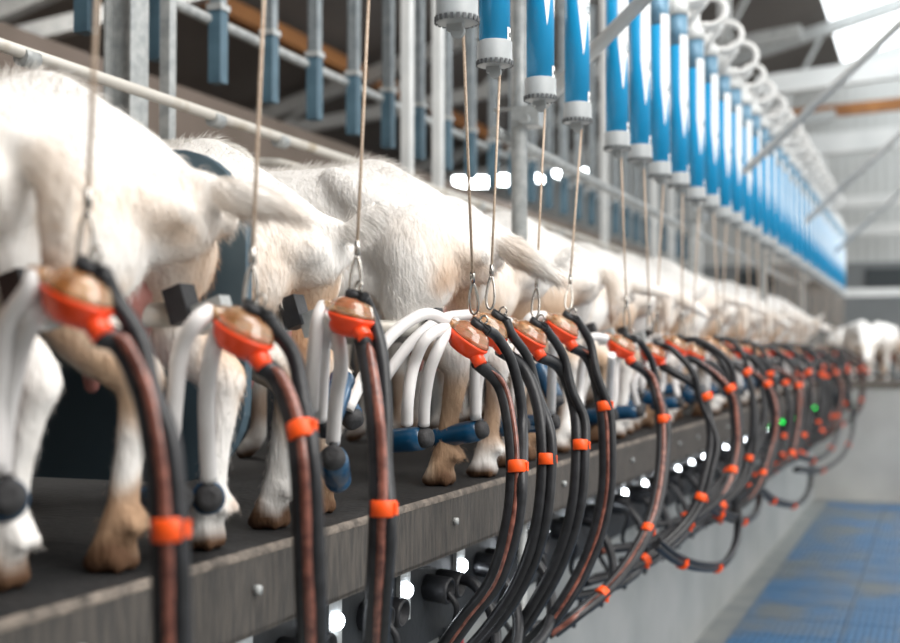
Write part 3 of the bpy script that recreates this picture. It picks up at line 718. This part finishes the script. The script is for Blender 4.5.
for n, d in enumerate(NEAR):
    d = dict(d); cluster(n, d.pop('px'), d.pop('py'), d.pop('a'), d.pop('A'), d.pop('B'), d.pop('tubes'), d.pop('cups'), d.pop('clips'), **d)
# the rest of the row follows one scheme with small differences
q = .00356; n = 8; CL = []
while True:
    x = 935 - 1 / q
    if 1 / q < 92: break
    CL.append(Yx(x, .88)); q += .00027 * R.uniform(.85, 1.15)
for j, y in enumerate(CL):
    n = 8 + j; z = 1.415 + R.uniform(-.02, .025); y += R.uniform(-.03, .03)
    g = lambda a, dy, zz: Vector((-a + R.uniform(-.012, .012), y + dy + R.uniform(-.02, .02), zz + R.uniform(-.015, .015)))
    sw = R.uniform(.7, 1.2); dr = R.uniform(-.06, .05); ex = R.uniform(-.05, .07)
    A = [g(.80, .0, z - .06), g(.74 - ex, .01, z - .14), g(.715 - ex, .0, z - .27), g(.73 - ex, -.04 * sw, z - .42), g(.78 - ex, -.16 * sw, .86 + dr), g(.88, -.34 * sw, .76 + dr), g(1.02, -.50 * sw, .72 + dr)]
    B = [g(.80, .0, z + .015), g(.755 - ex, .01, z - .05), g(.73 - ex, .01, z - .15)]
    T = [[g(.92, 0, z + .02), g(.97, .0, z + .015), g(1.0, .0, z - .05), g(1.01, .0, z - .13), g(1.01, 0, z - .175)], [g(.90, .03, z), g(.93, .02, z - .03), g(.95, .02, z - .10), g(.955, .02, z - .18)]]
    cu = [(T[1][-1] + Vector((.006, 0, -.02)), (-1, .15 + R.uniform(-.1, .1), -.1)), (T[0][-1] + Vector((.0, 0, -.02)), (-1, R.uniform(-.3, .3), R.uniform(-.3, .3)))]
    c = Vector((-.88, y, z)); d_ = CM.transposed() @ (c - CAM)
    px = 450 + F * d_.x / -d_.z; py = 321.5 - F * d_.y / -d_.z
    cluster(n, px, py, .88, A, B, T, cu, [.30 + R.uniform(-.03, .03), .62 + R.uniform(-.04, .04), .80 + R.uniform(-.04, .04)], R.uniform(-.2, .2), R.uniform(22, 38), j % 3 == 1,
            '%s milking cluster from the left, blurred orange claw with black hose' % ordw(n + 1))
# loose hose loops sagging below the bundle
for i, pts in enumerate(([(655, 545, .80), (675, 560, .78), (700, 568, .76), (722, 565, .75), (735, 545, .75), (737, 515, .77), (728, 480, .80)],
                         [(700, 500, .80), (722, 516, .78), (745, 521, .77), (757, 510, .77), (760, 490, .79)],
                         [(755, 488, .78), (775, 502, .76), (795, 505, .75), (808, 492, .75), (812, 465, .77)],
                         [(795, 470, .72), (822, 470, .66), (845, 452, .62), (853, 425, .62), (848, 400, .66), (838, 385, .72)],
                         [(790, 455, .72), (815, 460, .68), (833, 445, .65), (840, 415, .66), (830, 390, .72)])):
    Q = cr(PW(pts), 7)
    o = empty('sagging_hose', Q[0]); tag(o, ('large black hose loop sagging below the bundle before the grey pit wall', 'small black hose loop between the two larger sagging loops', 'black hose loop sagging low near the blue floor far along', 'outermost black hose arc at the far end of the row', 'inner black hose arc at the far end of the row')[i], 'hose', 'sagging hose loops')
    W(MB().tube(Q, .014, 10), 'hose', M['hose'], o)
    W(MB().tube([p_ + Vector((.012, 0, .016)) for p_ in Q], .008, 8), 'thin_hose', M['hose'], o)
    for f_ in (.22, .45): hose_clip(o, Q, int(len(Q) * f_), .021)

# ------------------------------------------------------------------ blue cluster removers
CY = [(92, .88, 85), (258, .88, 250), (362, .88, 355), (457, .80, 474), (495, .89, 490), (541, .89, 535), (578, .90, 568), (618, .89, 627), (641, .89, 650)]
CYB = (272, 315, 298, 313, 308, 317, 309, 327, 330)
q = 1 / (935 - 661.0)
while 1 / q > 92:
    CY.append((935 - 1 / q, .89, None)); q += .000276
ZC = 2.022
VIS = 0
ZT = 2.56
for n, (x, a, xb) in enumerate(CY):
    y = Yx(x, a); zo = (-.006 if n % 2 else .005) - (.02 if n == 3 else 0)
    o = empty('cluster_remover', (-a, y, ZC + zo)); det = n < 12
    if n < 3: lab = ('leftmost beige pull cord with snap hook, over the blurred claw', 'second pull cord with snap hook from the left, over the second claw', 'third pull cord with snap hook from the left, over the third claw')[n]
    elif n == 3: lab = 'cut-off grey cylinder end at the top, left of all the blue cylinders'
    else: lab = '%s blue hanging cylinder from the left with grey end cap and cord' % ordw(n - 3)
    tag(o, lab, 'cylinder', 'blue cluster remover cylinders')
    nn = 32 if det else 16; T = Matrix.Translation
    cp = MB().lathe([(.030, .004), (.0385, .006), (.040, .012), (.040, .018), (.0385, .020), (.0385, .056), (.036, .058)], None, nn).build('end_cap', M['cupgrey'], o)
    if det:
        sl = MB()
        for j in range(22):
            an = 2 * math.pi * j / 22; sl.box((.0400 * math.cos(an), .0400 * math.sin(an), .0095), (.003, .006, .010), Matrix.Rotation(an, 3, 'Z'))
        sl.build('slots', M['slot'], cp)
    MB().lathe([(.034, .056), (.034, ZT - ZC)], None, nn).build('blue_shell', M['blue'], o)
    MB().lathe([(.0335, ZT - ZC), (.0335, .655)], None, nn).build('upper_section', M['blue_grey'], o)  # top stretch of the cylinder in a paler, greyer blue
    MB().lathe([(.037, .655), (.037, .70), (.02, .71), (.02, .76)], None, nn).build('top_cap', M['white_steel'], o)
    lb = MB(); cols = 14; vs = []; ph0, ph1 = math.radians(18 if n < 16 else 40), math.radians(112 if n < 9 else 100)
    for c in range(cols + 1):
        u_ = c / cols; ph = ph0 + (ph1 - ph0) * u_
        bz = np.interp(u_, [0, .3, .55, .62, .78, 1], [.33, .175, .29, .285, .20, .25])
        for z in (bz, .575): vs.append((.0348 * math.sin(ph), -.0348 * math.cos(ph), z))
    lb.add(vs, [(c * 2, c * 2 + 2, c * 2 + 3, c * 2 + 1) for c in range(cols)], True); lo_ = lb.build('label', M['white'], o)
    if n < 16:
        mk = MB()
        for j, (du, dz, ww, hh) in enumerate(((.62, .300, .013, .003), (.50, .310, .003, .016), (.62, .316, .010, .0028), (.72, .310, .003, .016), (.62, .326, .012, .003), (.86, .312, .009, .003), (.86, .322, .003, .014))):
            ph = ph0 + (ph1 - ph0) * du; mk.box((.0352 * math.sin(ph), -.0352 * math.cos(ph), dz), (ww, .0012, hh), Matrix.Rotation(ph, 3, 'Z'))
        mk.build('printed_mark', M['mark'], lo_)
    st = MB(); vs = []
    for c in range(5):
        ph = math.radians(72 + c * 9)
        for z in (.057, .086): vs.append((.0350 * math.sin(ph), -.0350 * math.cos(ph), z))
    st.add(vs, [(c * 2, c * 2 + 2, c * 2 + 3, c * 2 + 1) for c in range(4)], True); s_ = st.build('sticker', M['white'], o)
    if det:
        ph = math.radians(88); MB().box((.0355 * math.sin(ph), -.0355 * math.cos(ph), .070), (.006, .0012, .009), Matrix.Rotation(ph, 3, 'Z')).build('printed_mark', M['slot'], s_)
    pu = MB(); pu.box((-.003, 0, -.002), (.030, .012, .014)); pu.lathe([(.013, -.005), (.014, -.002), (.011, 0), (.014, .002), (.013, .005)], frame((.002, 0, -.010), (0, 1, 0), (1, 0, 0)), 16)
    pu.build('pulley', M['cupgrey'], o)
    # cord and snap hook in the cylinder's own frame
    top = Vector((.012, 0, -.008))
    if xb is not None:
        bt = at(xb, CYB[n], .875) - Vector((-a, y, ZC + zo))
    else:
        bt = Vector((R.uniform(-.02, .03), R.uniform(-.05, .05), -.555))
    dn = (bt - top).normalized(); hk0 = bt - dn * .085
    if n < 4: top = top - dn * (0)
    MB().tube([top, (top + hk0) / 2, hk0], .0028, 8 if det else 6).build('cord', M['cord'], o)
    hk = MB(); side = Vector((1, .3, 0)).normalized()
    hk.tube([hk0 + dn * -.008, hk0 + dn * .014], .0052, 10)
    lp = []
    for j in range(15):
        t_ = 2 * math.pi * j / 14; rr_ = .0085 * (1 + .35 * -math.cos(t_))
        lp.append(hk0 + dn * (.052 - .036 * math.cos(t_)) + side * (rr_ * math.sin(t_)))
    hk.tube(lp, .0030, 8); hk.build('snap_hook', M['chrome'], o)
# supply rail above the cylinders with white hose loops
o = empty('supply_rail', (-.95, 6, 2.72)); tag(o, 'white supply rail and pipe above the row of blue cylinders', 'rail')
W(MB().tube([(-.95, 1.0, 2.75), (-.95, 13.0, 2.75)], .055, 16), 'pipe', M['pipe_white'], o)
W(MB().box((-1.0, 6.6, 2.72), (.12, 12.2, .14)), 'beam', M['white_steel'], o)
for i in range(22):
    y = 3.0 + i * .42; s_ = R.uniform(1.0, 1.35)
    h = empty('white_hose_loop', (-.86, y, 2.8)); tag(h, '%s white coiled air hose from the left on top of the supply rail' % ordw(i + 1), 'hose', 'white hose loops above the cylinders')
    pts = [Vector((-.93, y, 2.76))]
    for j in range(17):
        t_ = -math.pi * .6 + 2 * math.pi * 1.15 * j / 16; pts.append(Vector((-.86 + .062 * s_ * math.cos(t_), y + j * .004, 2.83 + .056 * s_ * math.sin(t_))))
    pts.append(Vector((-.89, y + .08, 2.69)))
    W(MB().tube(cr(pts, 3), .013, 10), 'hose', M['pipe_white'], h)

# ------------------------------------------------------------------ tube lamps in the shed behind
for i, (x0, x1, yy_) in enumerate(((454, 488, 182), (493, 510, 180), (533, 544, 177), (553, 561, 176), (579, 586, 174))):
    d = 13.5; p, q_ = atd(x0, yy_, d), atd(x1, yy_, d)
    o = empty('tube_lamp', (p + q_) / 2); tag(o, '%s bright tube lamp from the left behind the steel posts' % ordw(i + 1), 'lamp', 'tube lamps in the shed')
    W(MB().bar(p, q_, .09), 'tube', M['tubelight'], o); W(MB().bar(p + Vector((0, 0, .06)), q_ + Vector((0, 0, .06)), .08, .05), 'housing', M['galv'], o)
    mm = (p + q_) / 2; W(MB().tube([mm + Vector((0, 0, .07)), Vector((mm.x, mm.y, roofz(mm.x) + .01))], .006, 6), 'hanger', M['galv'], o)
